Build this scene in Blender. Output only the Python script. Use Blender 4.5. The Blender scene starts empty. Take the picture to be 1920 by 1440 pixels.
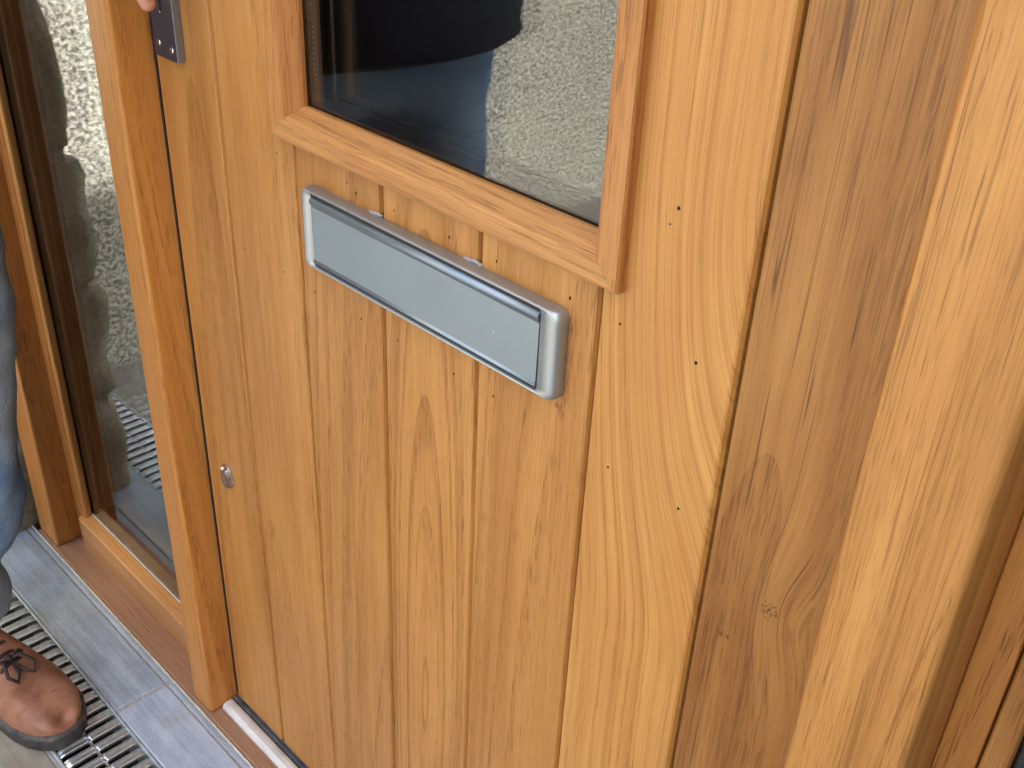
import bpy, bmesh, math, random
from mathutils import Vector, Matrix, noise
random.seed(7)
R = math.radians
sc = bpy.context.scene
C = sc.collection
ZG = 1.185            # everything below is laid out from the camera's eye level; the whole place is lifted by this at the end

# ------------------------------------------------------------------ camera, sky, sun, exposure
cam = bpy.data.cameras.new('camera'); co = bpy.data.objects.new('camera', cam); C.objects.link(co)
right = Vector((0.69777133, 0.71511209, 0.04159183)); down = Vector((0.39867453, -0.33945626, -0.85195544)); fwd = Vector((-0.59512502, 0.61105168, -0.52195982))
co.matrix_world = Matrix(((right.x, -down.x, -fwd.x, 0.596), (right.y, -down.y, -fwd.y, -0.5004), (right.z, -down.z, -fwd.z, ZG), (0, 0, 0, 1)))
cam.sensor_width = 36; cam.lens = 36 * 2033.1 / 1920; cam.clip_start = 0.01; cam.clip_end = 500
sc.camera = co
SUN_EL, SUN_AZ = R(42), R(-30)          # direction towards the sun, azimuth from +x (negative: out of the wall's plane)
sd = Vector((math.cos(SUN_EL) * math.cos(SUN_AZ), math.cos(SUN_EL) * math.sin(SUN_AZ), math.sin(SUN_EL)))
w = bpy.data.worlds.new('World'); sc.world = w; w.use_nodes = True
nt = w.node_tree; bg = nt.nodes['Background']; sky = nt.nodes.new('ShaderNodeTexSky')
sky.sky_type = 'NISHITA'; sky.sun_disc = False; sky.sun_elevation = SUN_EL; sky.sun_rotation = math.atan2(sd.x, sd.y)
sky.air_density = 1.0; sky.dust_density = 3.0; sky.ozone_density = 0.6
nt.links.new(sky.outputs[0], bg.inputs[0]); bg.inputs[1].default_value = 0.15
sun = bpy.data.lights.new('sun', 'SUN'); sun.energy = 5.0; sun.angle = R(0.53); sun.color = (1, 0.93, 0.82)
so = bpy.data.objects.new('sun', sun); C.objects.link(so); so.rotation_euler = sd.to_track_quat('Z', 'Y').to_euler()
vs = sc.view_settings; vs.view_transform = 'Standard'; vs.look = 'None'; vs.exposure = 1.78; vs.gamma = 1; vs.use_curve_mapping = False
cy = sc.cycles; cy.max_bounces = 10; cy.transmission_bounces = 10; cy.glossy_bounces = 4; cy.diffuse_bounces = 3; cy.transparent_max_bounces = 12
cy.use_denoising = True; cy.adaptive_threshold = 0.015; cy.caustics_reflective = False; cy.caustics_refractive = False; cy.sample_clamp_indirect = 4.0

# ------------------------------------------------------------------ helpers: objects
def link(name, me, mat, parent=None, kind=None):
    o = bpy.data.objects.new(name, me); C.objects.link(o)
    if mat is not None and not me.materials: me.materials.append(mat)
    if parent is not None: o.parent = parent
    if kind: o['kind'] = kind
    return o
def from_bm(name, bm, mat, parent=None, smooth=False, kind=None, loc=None):
    bmesh.ops.recalc_face_normals(bm, faces=bm.faces)
    me = bpy.data.meshes.new(name); bm.to_mesh(me); bm.free()
    if smooth: me.polygons.foreach_set('use_smooth', [True] * len(me.polygons))
    o = link(name, me, mat, parent, kind)
    if loc is not None: o.location = loc
    return o
def root(name, label, cat, group=None):
    o = bpy.data.objects.new(name, None); C.objects.link(o); o.empty_display_size = 0.05
    o['label'] = label; o['category'] = cat; o['kind'] = 'thing'
    if group: o['group'] = group
    return o
def tag(o, label, cat=None, group=None):
    o['label'] = label
    if cat: o['category'] = cat; o['kind'] = 'thing'
    if group: o['group'] = group
    return o
def add_box(bm, x0, x1, y0, y1, z0, z1):
    v = [bm.verts.new(p) for p in ((x0, y0, z0), (x1, y0, z0), (x1, y1, z0), (x0, y1, z0), (x0, y0, z1), (x1, y0, z1), (x1, y1, z1), (x0, y1, z1))]
    for f in ((0, 1, 2, 3), (4, 5, 6, 7), (0, 1, 5, 4), (1, 2, 6, 5), (2, 3, 7, 6), (3, 0, 4, 7)): bm.faces.new([v[i] for i in f])
    return v
def box(name, x0, x1, y0, y1, z0, z1, mat, parent=None, bev=0.0, seg=2, kind=None):
    bm = bmesh.new(); add_box(bm, x0, x1, y0, y1, z0, z1)
    if bev: bmesh.ops.bevel(bm, geom=bm.edges[:], offset=bev, segments=seg, affect='EDGES', profile=0.5)
    o = from_bm(name, bm, mat, parent, kind=kind)
    if bev:
        o.data.polygons.foreach_set('use_smooth', [True] * len(o.data.polygons))
        m = o.modifiers.new('n', 'WEIGHTED_NORMAL'); m.keep_sharp = True
    return o
def prism(bm, prof, axis, a0, a1, ends=None):
    """closed 2D profile extruded along an axis; ends(p) -> (a0, a1) lets the ends be mitred"""
    def P(p, a): return {'x': (a, p[0], p[1]), 'y': (p[0], a, p[1]), 'z': (p[0], p[1], a)}[axis]
    A = [bm.verts.new(P(p, ends(p)[0] if ends else a0)) for p in prof]; B = [bm.verts.new(P(p, ends(p)[1] if ends else a1)) for p in prof]
    n = len(prof)
    for i in range(n): bm.faces.new((A[i], A[(i + 1) % n], B[(i + 1) % n], B[i]))
    bm.faces.new(A); bm.faces.new(B[::-1])
def tube(bm, pts, rad, n=8, cap=True):
    rings = []
    for i, p in enumerate(pts):
        p = Vector(p); t = (Vector(pts[min(i + 1, len(pts) - 1)]) - Vector(pts[max(i - 1, 0)])).normalized()
        a = t.orthogonal().normalized() if i == 0 else (prev - t * prev.dot(t)).normalized()
        prev = a; b = t.cross(a); r = rad[i] if isinstance(rad, (list, tuple)) else rad
        rings.append([bm.verts.new(p + (a * math.cos(k * 2 * math.pi / n) + b * math.sin(k * 2 * math.pi / n)) * r) for k in range(n)])
    for i in range(len(rings) - 1):
        for k in range(n): bm.faces.new((rings[i][k], rings[i][(k + 1) % n], rings[i + 1][(k + 1) % n], rings[i + 1][k]))
    if cap: bm.faces.new(rings[0][::-1]); bm.faces.new(rings[-1])

# ------------------------------------------------------------------ helpers: materials
class NT:
    def __init__(s, name):
        s.m = bpy.data.materials.new(name); s.m.use_nodes = True; s.t = s.m.node_tree; s.b = s.t.nodes['Principled BSDF']
    def n(s, t, **k):
        x = s.t.nodes.new(t)
        for a, v in k.items(): setattr(x, a, v)
        return x
    def put(s, sock, v):
        if isinstance(v, bpy.types.NodeSocket): s.t.links.new(v, sock)
        elif v is not None: sock.default_value = v
    def math(s, op, a, b=None, c=None, clamp=False):
        x = s.n('ShaderNodeMath', operation=op, use_clamp=clamp)
        for i, v in enumerate((a, b, c)): s.put(x.inputs[i], v)
        return x.outputs[0]
    def vec(s, op, a, b):
        x = s.n('ShaderNodeVectorMath', operation=op); s.put(x.inputs[0], a); s.put(x.inputs[1], b); return x.outputs[0]
    def obj(s): return s.n('ShaderNodeTexCoord').outputs['Object']
    def sep(s, v): x = s.n('ShaderNodeSeparateXYZ'); s.put(x.inputs[0], v); return x.outputs
    def comb(s, x, y, z):
        c = s.n('ShaderNodeCombineXYZ'); s.put(c.inputs[0], x); s.put(c.inputs[1], y); s.put(c.inputs[2], z); return c.outputs[0]
    def noise(s, v, scale=1.0, detail=2.0, rough=0.5, dist=0.0, dim='3D', w=None):
        x = s.n('ShaderNodeTexNoise', noise_dimensions=dim)
        if v is not None and dim != '1D': s.put(x.inputs['Vector'], v)
        if w is not None: s.put(x.inputs['W'], w)
        x.inputs['Scale'].default_value = scale; x.inputs['Detail'].default_value = detail; x.inputs['Roughness'].default_value = rough; x.inputs['Distortion'].default_value = dist
        return x.outputs['Fac']
    def rng(s, v, a, b, c=0.0, d=1.0, smooth=True):
        x = s.n('ShaderNodeMapRange', interpolation_type='SMOOTHSTEP' if smooth else 'LINEAR'); s.put(x.inputs[0], v)
        for i, q in enumerate((a, b, c, d)): s.put(x.inputs[1 + i], q)
        return x.outputs[0]
    def mix(s, f, a, b, mode='MIX'):
        x = s.n('ShaderNodeMix', data_type='RGBA', blend_type=mode); s.put(x.inputs['Factor'], f)
        s.put(x.inputs['A'], a if isinstance(a, bpy.types.NodeSocket) else (*a, 1)); s.put(x.inputs['B'], b if isinstance(b, bpy.types.NodeSocket) else (*b, 1))
        return x.outputs['Result']
    def bump(s, h, strength=0.3, dist=0.001, normal=None):
        x = s.n('ShaderNodeBump'); x.inputs['Strength'].default_value = strength; x.inputs['Distance'].default_value = dist; s.put(x.inputs['Height'], h)
        if normal is not None: s.put(x.inputs['Normal'], normal)
        return x.outputs[0]
    def out(s, col=None, rough=None, metal=None, normal=None, spec=None):
        for k, v in (('Base Color', col), ('Roughness', rough), ('Metallic', metal), ('Normal', normal), ('Specular IOR Level', spec)):
            if v is None: continue
            if k == 'Base Color' and isinstance(v, tuple): v = (*v, 1)
            s.put(s.b.inputs[k], v)
        return s.m

WOODN = [0]
def wood(light, dark, axis='z', pith=(0.0, 0.3), tilt=0.0, l0=0.0, freq=60.0, warp=0.02, slope=None, pores=1.0, ring=0.55, streak=0.35, rough=0.42, seed=None, lscale=1.0, knots=(), pins=(), lines=0.0):
    """oiled oak. pith: (across, depth) of the ring centre; tilt makes cathedral arches about l0; slope: (amount, l_low, l_high) swerves the grain sideways."""
    light = tuple(c * k for c, k in zip(light, (1.02, 0.965, 0.82))); dark = tuple(c * k for c, k in zip(dark, (1.02, 0.95, 0.80)))
    WOODN[0] += 1; sd_ = seed if seed is not None else WOODN[0] * 3.71
    s = NT('oak_%d' % WOODN[0]); p = s.sep(s.obj())
    a, d, l = {'z': (p[0], p[1], p[2]), 'x': (p[2], p[1], p[0]), 'zy': (p[1], p[0], p[2])}[axis]
    l_ = s.math('ADD', l, sd_); 
    wv = s.noise(s.comb(s.math('MULTIPLY', a, 5.0), s.math('MULTIPLY', d, 5.0), s.math('MULTIPLY', l_, 1.1 * lscale)), 1.0, 1.0, 0.5)
    wv2 = s.noise(s.comb(s.math('MULTIPLY', a, 25.0), s.math('MULTIPLY', d, 25.0), s.math('MULTIPLY', l_, 4.5 * lscale)), 1.0, 0.0, 0.5)
    aw = s.math('ADD', a, s.math('MULTIPLY', s.math('SUBTRACT', wv, 0.5), warp))
    aw = s.math('ADD', aw, s.math('MULTIPLY', s.math('SUBTRACT', wv2, 0.5), warp * 0.22))
    if slope:
        aw = s.math('ADD', aw, s.math('MULTIPLY', s.rng(l, slope[1], slope[2], 0.0, slope[0]), s.rng(a, slope[3], slope[4], 0.15, 1.0)))
    for (ka, kl, amp, rad) in knots:      # grain pushed aside round a knot
        q = s.math('MULTIPLY', s.math('SUBTRACT', a, ka), 1.0 / rad); z = s.math('MULTIPLY', s.math('SUBTRACT', l, kl), 0.45 / rad)
        g = s.math('EXPONENT', s.math('MULTIPLY', s.math('ADD', s.math('MULTIPLY', q, q), s.math('MULTIPLY', z, z)), -1.0))
        aw = s.math('ADD', aw, s.math('MULTIPLY', g, amp))
    spots = None
    for (ka, kl, ra, rl) in pins:         # clusters of pin knots
        q = s.math('MULTIPLY', s.math('SUBTRACT', a, ka), 1.0 / ra); z = s.math('MULTIPLY', s.math('SUBTRACT', l, kl), 1.0 / rl)
        g = s.math('SUBTRACT', 1.0, s.math('ADD', s.math('MULTIPLY', q, q), s.math('MULTIPLY', z, z)), clamp=True)
        v_ = s.rng(s.math('MULTIPLY', s.noise(s.comb(a, d, l), 520.0, 1.0, 0.5), s.math('POWER', g, 0.35)), 0.50, 0.60)
        spots = v_ if spots is None else s.math('MAXIMUM', spots, v_)
    u = s.math('SUBTRACT', aw, pith[0])
    wz = s.math('ADD', s.math('ADD', s.math('MULTIPLY', d, 1.0), pith[1]), s.math('MULTIPLY', s.math('SUBTRACT', l, l0), tilt))
    r = s.math('SQRT', s.math('ADD', s.math('MULTIPLY', u, u), s.math('MULTIPLY', wz, wz)))
    rf = s.math('MULTIPLY', s.math('ADD', r, sd_), freq)
    ringn = s.noise(None, 1.0, 2.5, 0.6, dim='1D', w=rf)
    saw = s.math('FRACT', s.math('ADD', s.math('MULTIPLY', rf, 1.3), s.math('MULTIPLY', ringn, 2.0)))
    saw = s.math('POWER', saw, 2.5)
    al = s.math('MULTIPLY', l_, lscale)
    fib = s.noise(s.comb(s.math('MULTIPLY', aw, 560.0), s.math('MULTIPLY', d, 560.0), s.math('MULTIPLY', al, 6.5)), 1.0, 2.0, 0.7)
    med = s.noise(s.comb(s.math('MULTIPLY', aw, 75.0), s.math('MULTIPLY', d, 75.0), s.math('MULTIPLY', al, 1.6)), 1.0, 1.0, 0.55)
    por = s.noise(s.comb(s.math('MULTIPLY', aw, 900.0), s.math('MULTIPLY', d, 900.0), s.math('MULTIPLY', al, 42.0)), 1.0, 0.0, 0.5)
    blo = s.noise(s.comb(s.math('MULTIPLY', a, 9.0), s.math('MULTIPLY', d, 9.0), s.math('MULTIPLY', al, 3.0)), 1.0, 2.0, 0.55)
    t = s.math('MULTIPLY', s.math('SUBTRACT', ringn, 0.5), ring * 1.7)
    t = s.math('ADD', t, s.math('MULTIPLY', s.math('SUBTRACT', saw, 0.3), ring * 0.50))
    t = s.math('ADD', t, s.math('MULTIPLY', s.math('SUBTRACT', med, 0.5), streak * 1.6))
    t = s.math('ADD', t, s.math('MULTIPLY', s.math('SUBTRACT', fib, 0.5), 0.78))
    t = s.math('ADD', t, s.math('MULTIPLY', s.math('SUBTRACT', blo, 0.5), 0.55))
    t = s.math('ADD', t, 0.42, clamp=True)
    col = s.mix(t, light, dark)
    # warmer or cooler blotches, so that the board is not one hue
    hue = s.rng(s.noise(s.comb(s.math('MULTIPLY', a, 30.0), d, s.math('MULTIPLY', al, 5.0)), 1.0, 0.0, 0.5), 0.35, 0.7)
    col = s.mix(s.math('MULTIPLY', hue, 0.2), col, tuple(c * k for c, k in zip(dark, (1.12, 0.93, 0.72))))
    pm = s.math('MULTIPLY', s.rng(por, 0.54, 0.68), s.math('ADD', s.math('MULTIPLY', saw, 0.7), 0.22))
    pm = s.math('MULTIPLY', pm, pores, clamp=True)
    col = s.mix(s.math('MULTIPLY', pm, 0.62), col, tuple(c * 0.42 for c in dark))
    if lines:                             # long dark open lines in the grain
        ln = s.noise(s.comb(s.math('MULTIPLY', aw, 150.0), s.math('MULTIPLY', d, 150.0), s.math('MULTIPLY', al, 1.3)), 1.0, 1.0, 0.5)
        brk = s.rng(s.noise(s.comb(s.math('MULTIPLY', aw, 50.0), d, s.math('MULTIPLY', al, 9.0)), 1.0, 1.0, 0.5), 0.36, 0.56)
        lm = s.math('MULTIPLY', s.rng(s.math('ABSOLUTE', s.math('SUBTRACT', ln, 0.56)), 0.0, 0.022, 1.0, 0.0), brk)
        col = s.mix(s.math('MULTIPLY', lm, lines), col, tuple(c * 0.5 for c in dark))
    if spots is not None: col = s.mix(s.math('MULTIPLY', spots, 0.8), col, (0.045, 0.017, 0.008))
    h = s.math('SUBTRACT', s.math('MULTIPLY', fib, 0.35), pm)
    nrm = s.bump(h, 0.35, 0.0006)
    rg = s.math('ADD', rough, s.math('MULTIPLY', s.math('SUBTRACT', med, 0.5), 0.25))
    return s.out(col, rg, 0.0, nrm, 0.42)

def simple(name, col, rough=0.5, metal=0.0, var=0.0, scale=40.0, bump=0.0, bdist=0.001, spec=None):
    s = NT(name); c = col; nm = None
    if var or bump:
        n = s.noise(s.obj(), scale, 4.0, 0.6)
        if var: c = s.mix(s.rng(n, 0.3, 0.7), tuple(x * (1 - var) for x in col), tuple(min(1, x * (1 + var)) for x in col))
        if bump: nm = s.bump(n, bump, bdist)
    return s.out(c, rough, metal, nm, spec)

def brushed(name, col, rough=0.36, axis='x'):
    s = NT(name); p = s.sep(s.obj())
    k = {'x': (6.0, 900.0, 900.0), 'z': (900.0, 900.0, 6.0)}[axis]
    n = s.noise(s.comb(*[s.math('MULTIPLY', p[i], k[i]) for i in range(3)]), 1.0, 2.0, 0.5)
    sm = s.noise(s.obj(), 22.0, 3.0, 0.6)
    c = s.mix(s.rng(sm, 0.25, 0.75), tuple(x * 0.95 for x in col), col)
    sp = s.rng(s.noise(s.obj(), 260.0, 1.0, 0.5), 0.74, 0.8)
    c = s.mix(s.math('MULTIPLY', sp, 0.35), c, (0.75, 0.76, 0.76))
    rg = s.math('ADD', rough, s.math('ADD', s.math('MULTIPLY', s.math('SUBTRACT', sm, 0.5), 0.14), s.math('MULTIPLY', s.math('SUBTRACT', n, 0.5), 0.1)))
    return s.out(c, rg, 0.80, s.bump(n, 0.04, 0.0002))

def glass_mat(name, ior):
    s = NT(name); s.b.inputs['Transmission Weight'].default_value = 1.0; s.b.inputs['IOR'].default_value = ior
    sm = s.noise(s.obj(), 9.0, 3.0, 0.6)
    return s.out((0.93, 0.965, 0.95), 0.0, 0.0, s.bump(s.noise(s.obj(), 3.0, 1.0, 0.4), 0.02, 0.002))
M = {}
M['glass'] = glass_mat('outer_window_glass', 1.54); M['glass2'] = glass_mat('coated_inner_glass', 1.30)
M['alu'] = brushed('satin_aluminium', (0.270, 0.325, 0.385), 0.42)
M['alu_edge'] = brushed('polished_aluminium', (0.72, 0.73, 0.74), 0.28)
M['steel_dark_refl'] = simple('satin_steel_dark_reflection', (0.045, 0.045, 0.062), 0.33, 0.25, 0.08, 120)
M['chrome'] = simple('bright_steel', (0.75, 0.75, 0.76), 0.16, 1.0)
M['grate'] = simple('galvanised_steel', (0.70, 0.77, 0.84), 0.30, 0.9, 0.10, 130)
M['black'] = simple('rubber_and_shade_black', (0.012, 0.011, 0.012), 0.6)  # one black for dark parts and for fills imitating shadowed gaps
M['seal'] = simple('grey_rubber_seal', (0.07, 0.075, 0.085), 0.5, 0, 0.4, 60)
M['hole'] = simple('dark_pin_hole', (0.012, 0.006, 0.003), 0.9)
M['dot'] = simple('spacer_perforation', (0.55, 0.55, 0.52), 0.4)
M['white_strip'] = simple('pale_threshold_metal', (0.70, 0.71, 0.72), 0.38, 0.25, 0.12, 35)
M['sealant'] = simple('pale_sealant', (0.50, 0.46, 0.40), 0.6, 0, 0.2, 90)
M['grout'] = simple('grey_grout', (0.36, 0.37, 0.385), 0.9, 0, 0.25, 150, 0.4)
M['inner_wood'] = simple('dark_stained_inner_wood', (0.115, 0.045, 0.026), 0.4, 0, 0.3, 30)
M['inner_grey'] = simple('grey_inner_bead', (0.33, 0.35, 0.33), 0.5, 0, 0.12, 40)
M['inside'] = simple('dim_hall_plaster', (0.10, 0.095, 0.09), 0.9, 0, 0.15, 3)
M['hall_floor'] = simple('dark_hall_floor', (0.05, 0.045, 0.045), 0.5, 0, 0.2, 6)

def slate(name, c1, c2, seed):
    s = NT(name); p = s.sep(s.obj()); y = s.math('ADD', p[1], seed)
    st = s.noise(s.comb(s.math('MULTIPLY', p[0], 6.0), s.math('MULTIPLY', y, 120.0), p[2]), 1.0, 3.0, 0.6, 0.4)
    bl = s.noise(s.comb(s.math('MULTIPLY', p[0], 14.0), s.math('MULTIPLY', y, 30.0), p[2]), 1.0, 4.0, 0.65)
    fn = s.noise(s.obj(), 420.0, 3.0, 0.6)
    t = s.math('ADD', s.math('ADD', s.math('MULTIPLY', st, 0.5), s.math('MULTIPLY', bl, 0.5)), s.math('MULTIPLY', s.math('SUBTRACT', fn, 0.5), 0.35))
    c = s.mix(s.rng(t, 0.3, 0.75), c1, c2)
    c = s.mix(s.math('MULTIPLY', s.rng(s.noise(s.obj(), 17.0, 4.0, 0.65), 0.48, 0.72), 0.45), c, tuple(x * 0.85 for x in (c1[0] * 1.25, c1[1] * 1.05, c1[2] * 0.8)))
    dust = s.rng(s.noise(s.obj(), 70.0, 3.0, 0.7), 0.66, 0.78)
    c = s.mix(s.math('MULTIPLY', dust, 0.3), c, (0.55, 0.55, 0.55))
    return s.out(c, 0.5, 0.0, s.bump(t, 0.35, 0.0015), 0.4)
M['slab'] = [slate('grey_stone_slab_%d' % i, (0.27 * k, 0.335 * k, 0.44 * k), (0.49 * k, 0.58 * k, 0.71 * k), i * 3.3) for i, k in enumerate((1.0, 0.9, 1.06))]
M['paver'] = slate('grey_brown_paver', (0.20, 0.20, 0.185), (0.33, 0.325, 0.30), 9.1)

def rubble(name, c1, c2, seed):
    s = NT(name); o = s.vec('ADD', s.obj(), (seed, seed * 1.7, 0))
    b = s.noise(o, 14.0, 5.0, 0.65); f = s.noise(o, 130.0, 4.0, 0.65)
    c = s.mix(s.rng(b, 0.3, 0.7), c1, c2); c = s.mix(s.math('MULTIPLY', s.rng(f, 0.4, 0.65), 0.5), c, tuple(x * 0.55 for x in c1))
    return s.out(c, 0.92, 0, s.bump(s.math('ADD', b, s.math('MULTIPLY', f, 0.4)), 0.7, 0.006), 0.2)
M['stone'] = [rubble('rough_sandstone_%d' % i, tuple(x * k for x in (0.30, 0.255, 0.175)), tuple(x * k for x in (0.47, 0.41, 0.30)), i * 2.1) for i, k in enumerate((1.0, 0.82, 0.92))]
M['mortar'] = rubble('lime_mortar', (0.36, 0.33, 0.27), (0.46, 0.43, 0.36), 5.5)
def harling():
    s = NT('pale_pebbledash'); o = s.obj()
    v = s.n('ShaderNodeTexVoronoi', feature='SMOOTH_F1'); s.put(v.inputs['Vector'], o); v.inputs['Scale'].default_value = 80.0; v.inputs['Smoothness'].default_value = 0.4
    n = s.noise(o, 125.0, 4.0, 0.65, 0.5); bl = s.noise(o, 3.0, 3.0, 0.6)
    h = s.math('ADD', s.math('MULTIPLY', v.outputs['Distance'], -0.8), n)
    c = s.mix(s.rng(n, 0.40, 0.60), (0.16, 0.163, 0.15), (0.76, 0.755, 0.68))
    c = s.mix(s.math('MULTIPLY', s.rng(bl, 0.35, 0.7), 0.25), c, (0.50, 0.49, 0.42))
    return s.out(c, 0.95, 0, s.bump(h, 0.6, 0.007), 0.1)
M['harl'] = harling()
def denim():
    s = NT('faded_blue_denim'); o = s.obj()
    big = s.noise(o, 5.0, 3.0, 0.6); f = s.noise(o, 330.0, 3.0, 0.7); wv = s.n('ShaderNodeTexWave'); s.put(wv.inputs['Vector'], o); wv.inputs['Scale'].default_value = 260.0; wv.inputs['Distortion'].default_value = 2.0
    c = s.mix(s.rng(big, 0.35, 0.62), (0.10, 0.26, 0.58), (0.44, 0.61, 0.84))
    c = s.mix(s.math('MULTIPLY', f, 0.3), c, (0.05, 0.13, 0.30))
    return s.out(c, 0.9, 0, s.bump(s.math('ADD', f, s.math('MULTIPLY', s.noise(o, 22.0, 3.0, 0.6), 2.5)), 0.6, 0.004), 0.15)
M['denim'] = denim()
def leather():
    s = NT('scuffed_brown_leather'); o = s.obj()
    big = s.noise(o, 24.0, 4.0, 0.6); cr = s.noise(s.vec('MULTIPLY', o, (130, 36, 90)), 1.0, 3.0, 0.6, 0.6)
    c = s.mix(s.rng(big, 0.3, 0.7), (0.165, 0.066, 0.038), (0.32, 0.155, 0.100))
    c = s.mix(s.math('MULTIPLY', s.rng(cr, 0.60, 0.70), 0.35), c, (0.09, 0.032, 0.02))
    c = s.mix(s.math('MULTIPLY', s.rng(s.noise(o, 55.0, 4.0, 0.7), 0.58, 0.75), 0.45), c, (0.45, 0.27, 0.2))
    return s.out(c, s.math('ADD', 0.34, s.math('MULTIPLY', big, 0.25)), 0, s.bump(cr, 0.25, 0.0010), 0.5)
M['leather'] = leather()
M['sole'] = simple('dark_rubber_sole', (0.05, 0.046, 0.05), 0.55, 0, 0.5, 90, 0.3)
M['lace'] = simple('dark_lace', (0.022, 0.012, 0.014), 0.7)
M['jacket'] = simple('dark_navy_jacket', (0.024, 0.028, 0.056), 0.8, 0, 0.3, 25, 0.3, 0.004)
M['skin'] = simple('skin', (0.56, 0.27, 0.20), 0.45, 0, 0.12, 60)
M['hair'] = simple('brown_hair', (0.05, 0.03, 0.02), 0.6, 0, 0.3, 200, 0.5)

# oak tones
L0, D0 = (0.550, 0.285, 0.094), (0.285, 0.116, 0.028)      # pale honey boards
L1, D1 = (0.51, 0.262, 0.086), (0.265, 0.105, 0.026)      # mid
L2, D2 = (0.49, 0.225, 0.064), (0.29, 0.105, 0.024)      # orange
L3, D3 = (0.405, 0.202, 0.062), (0.215, 0.084, 0.020)       # brown
LP, DP = (0.56, 0.300, 0.122), (0.33, 0.145, 0.048)       # pinkish mouldings

# ------------------------------------------------------------------ ground
gb = bmesh.new(); add_box(gb, -40, 40, -60, 30, -1.6, -1.252)
g = from_bm('ground', gb, simple('gravelly_ground', (0.26, 0.25, 0.23), 0.95, 0, 0.35, 60, 0.6, 0.01), kind='structure')
ZS = -1.185          # top of the paving
pv = box('paving', -1.345, 1.88, -3.2, -0.2270, -1.25, -1.1868, M['grout'], kind='structure')
box('bedding', -1.345, 1.88, -0.1308, -0.046, -1.25, -1.1868, M['grout'], pv)
pv.data.materials[0] = M['grout']
# narrow slabs between the drain and the oak sill
xs = [-1.343, -1.02, -0.492, 0.06, 0.60, 1.15, 1.70, 1.878]
for i in range(len(xs) - 1):
    box('slab', xs[i] + 0.003, xs[i + 1] - 0.003, -0.1302, -0.0565, -1.206, ZS + 0.0004 * (i % 2), M['slab'][i % 3], pv, 0.0022, 2)
    box('edge_strip', xs[i] + 0.004, xs[i + 1] - 0.004, -0.0545, -0.0475, -1.206, ZS - 0.001, M['slab'][(i + 1) % 3], pv, 0.0012, 1)
# broad pavers in front of the drain
random.seed(3)
yrow = -0.228
for r_ in range(7):
    dp = 0.40; x = -1.343 + (0.14, 0.36)[r_ % 2] - 0.45
    while x < 1.87:
        a, b = max(x, -1.343), min(x + 0.45, 1.876)
        if b - a > 0.05: box('paver', a + 0.003, b - 0.003, yrow - dp + 0.003, yrow - 0.003, -1.206, ZS + random.uniform(-0.0008, 0.0008), M['paver'], pv, 0.002, 1)
        x += 0.45
    yrow -= dp

# ------------------------------------------------------------------ channel drain
dr = root('channel_drain', 'long steel channel drain with ribbed grating along the paving below the door', 'drain')
box('channel', -1.34, 1.87, -0.2213, -0.1357, -1.2395, -1.235, M['black'], dr)
for y0, y1 in ((-0.1355, -0.1312), (-0.2265, -0.2215)): box('side_rail', -1.34, 1.87, y0, y1, -1.2395, ZS - 0.0005, simple('zinc_rail', (0.45, 0.53, 0.60), 0.5, 0.4, 0.2, 60), dr, 0.001, 1)
bm = bmesh.new()     # one grating bar: a shallow channel section with two raised lips
prof = [(-0.0068, -0.0045), (-0.0068, -0.0006), (-0.0060, 0.0), (-0.0036, 0.0), (-0.0028, -0.0022), (0.0028, -0.0022), (0.0036, 0.0), (0.0060, 0.0), (0.0068, -0.0006), (0.0068, -0.0045)]
A = []
for y in (-0.2210, -0.2155, -0.183, -0.1815, -0.1785, -0.177, -0.1415, -0.1360):
    k = -0.002 if y in (-0.2210, -0.1360) else (-0.0018 if y in (-0.1815, -0.1785) else 0.0)
    A.append([bm.verts.new((px, y, pz + (k if pz > -0.003 else 0))) for px, pz in prof])
for i in range(len(A) - 1):
    for j in range(len(prof) - 1): bm.faces.new((A[i][j], A[i][j + 1], A[i + 1][j + 1], A[i + 1][j]))
bm.faces.new(A[0]); bm.faces.new(A[-1][::-1])
bar = from_bm('grating_bar', bm, M['grate'], dr, loc=(-1.30, 0, ZS + 0.001))
for i in range(1, 144):
    c = bar.copy(); C.objects.link(c); c.location.x = -1.30 + 0.0223 * i
box('cross_rod', -1.335, 1.865, -0.1818, -0.1782, -1.1935, -1.1892, M['grate'], dr)

# ------------------------------------------------------------------ door frame
fr = root('door_frame', 'orange oak door frame of posts and sill around the plank door and side windows', 'door frame')
ZT = 0.93
def post(x0, x1, mat, bev, name='mullion', yf=-0.040):
    return box(name, x0, x1, yf, 0.062, -1.1795, ZT, mat, fr, bev, 4)
MW = wood(L2, D2, 'zy', (0.08, 0.25), 0.02, 0, 75, 0.012, ring=0.6, streak=0.4)
post(-0.443, -0.3970, wood((0.545, 0.265, 0.080), (0.345, 0.142, 0.035), 'zy', (0.05, 0.22), 0.03, -0.5, 90, 0.012, ring=0.5, streak=0.4), 0.005)
post(0.4070, 0.4750, wood((0.56, 0.295, 0.100), (0.315, 0.132, 0.034), 'z', (0.50, 0.30), 0.01, 0, 110, 0.006, pores=1.0, ring=0.6, streak=0.5, lines=0.6), 0.006, 'mullion', -0.052)
post(-0.932, -0.866, wood(L2, D2, 'zy', (0.1, 0.3), 0.02, 0, 60, 0.014), 0.004, 'post')
post(0.875, 0.935, wood(L2, D2, 'zy', (0.1, 0.3), 0.02, 0, 60, 0.014), 0.004, 'post')
box('head', -0.932, 0.935, -0.0405, 0.062, ZT + 0.0005, ZT + 0.07, wood(L2, D2, 'x', (0.1, 0.3)), fr, 0.004)
SW = wood((0.37, 0.235, 0.175), (0.24, 0.125, 0.085), 'x', (-1.3, 0.25), 0.01, 0, 70, 0.02, rough=0.5)
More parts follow.
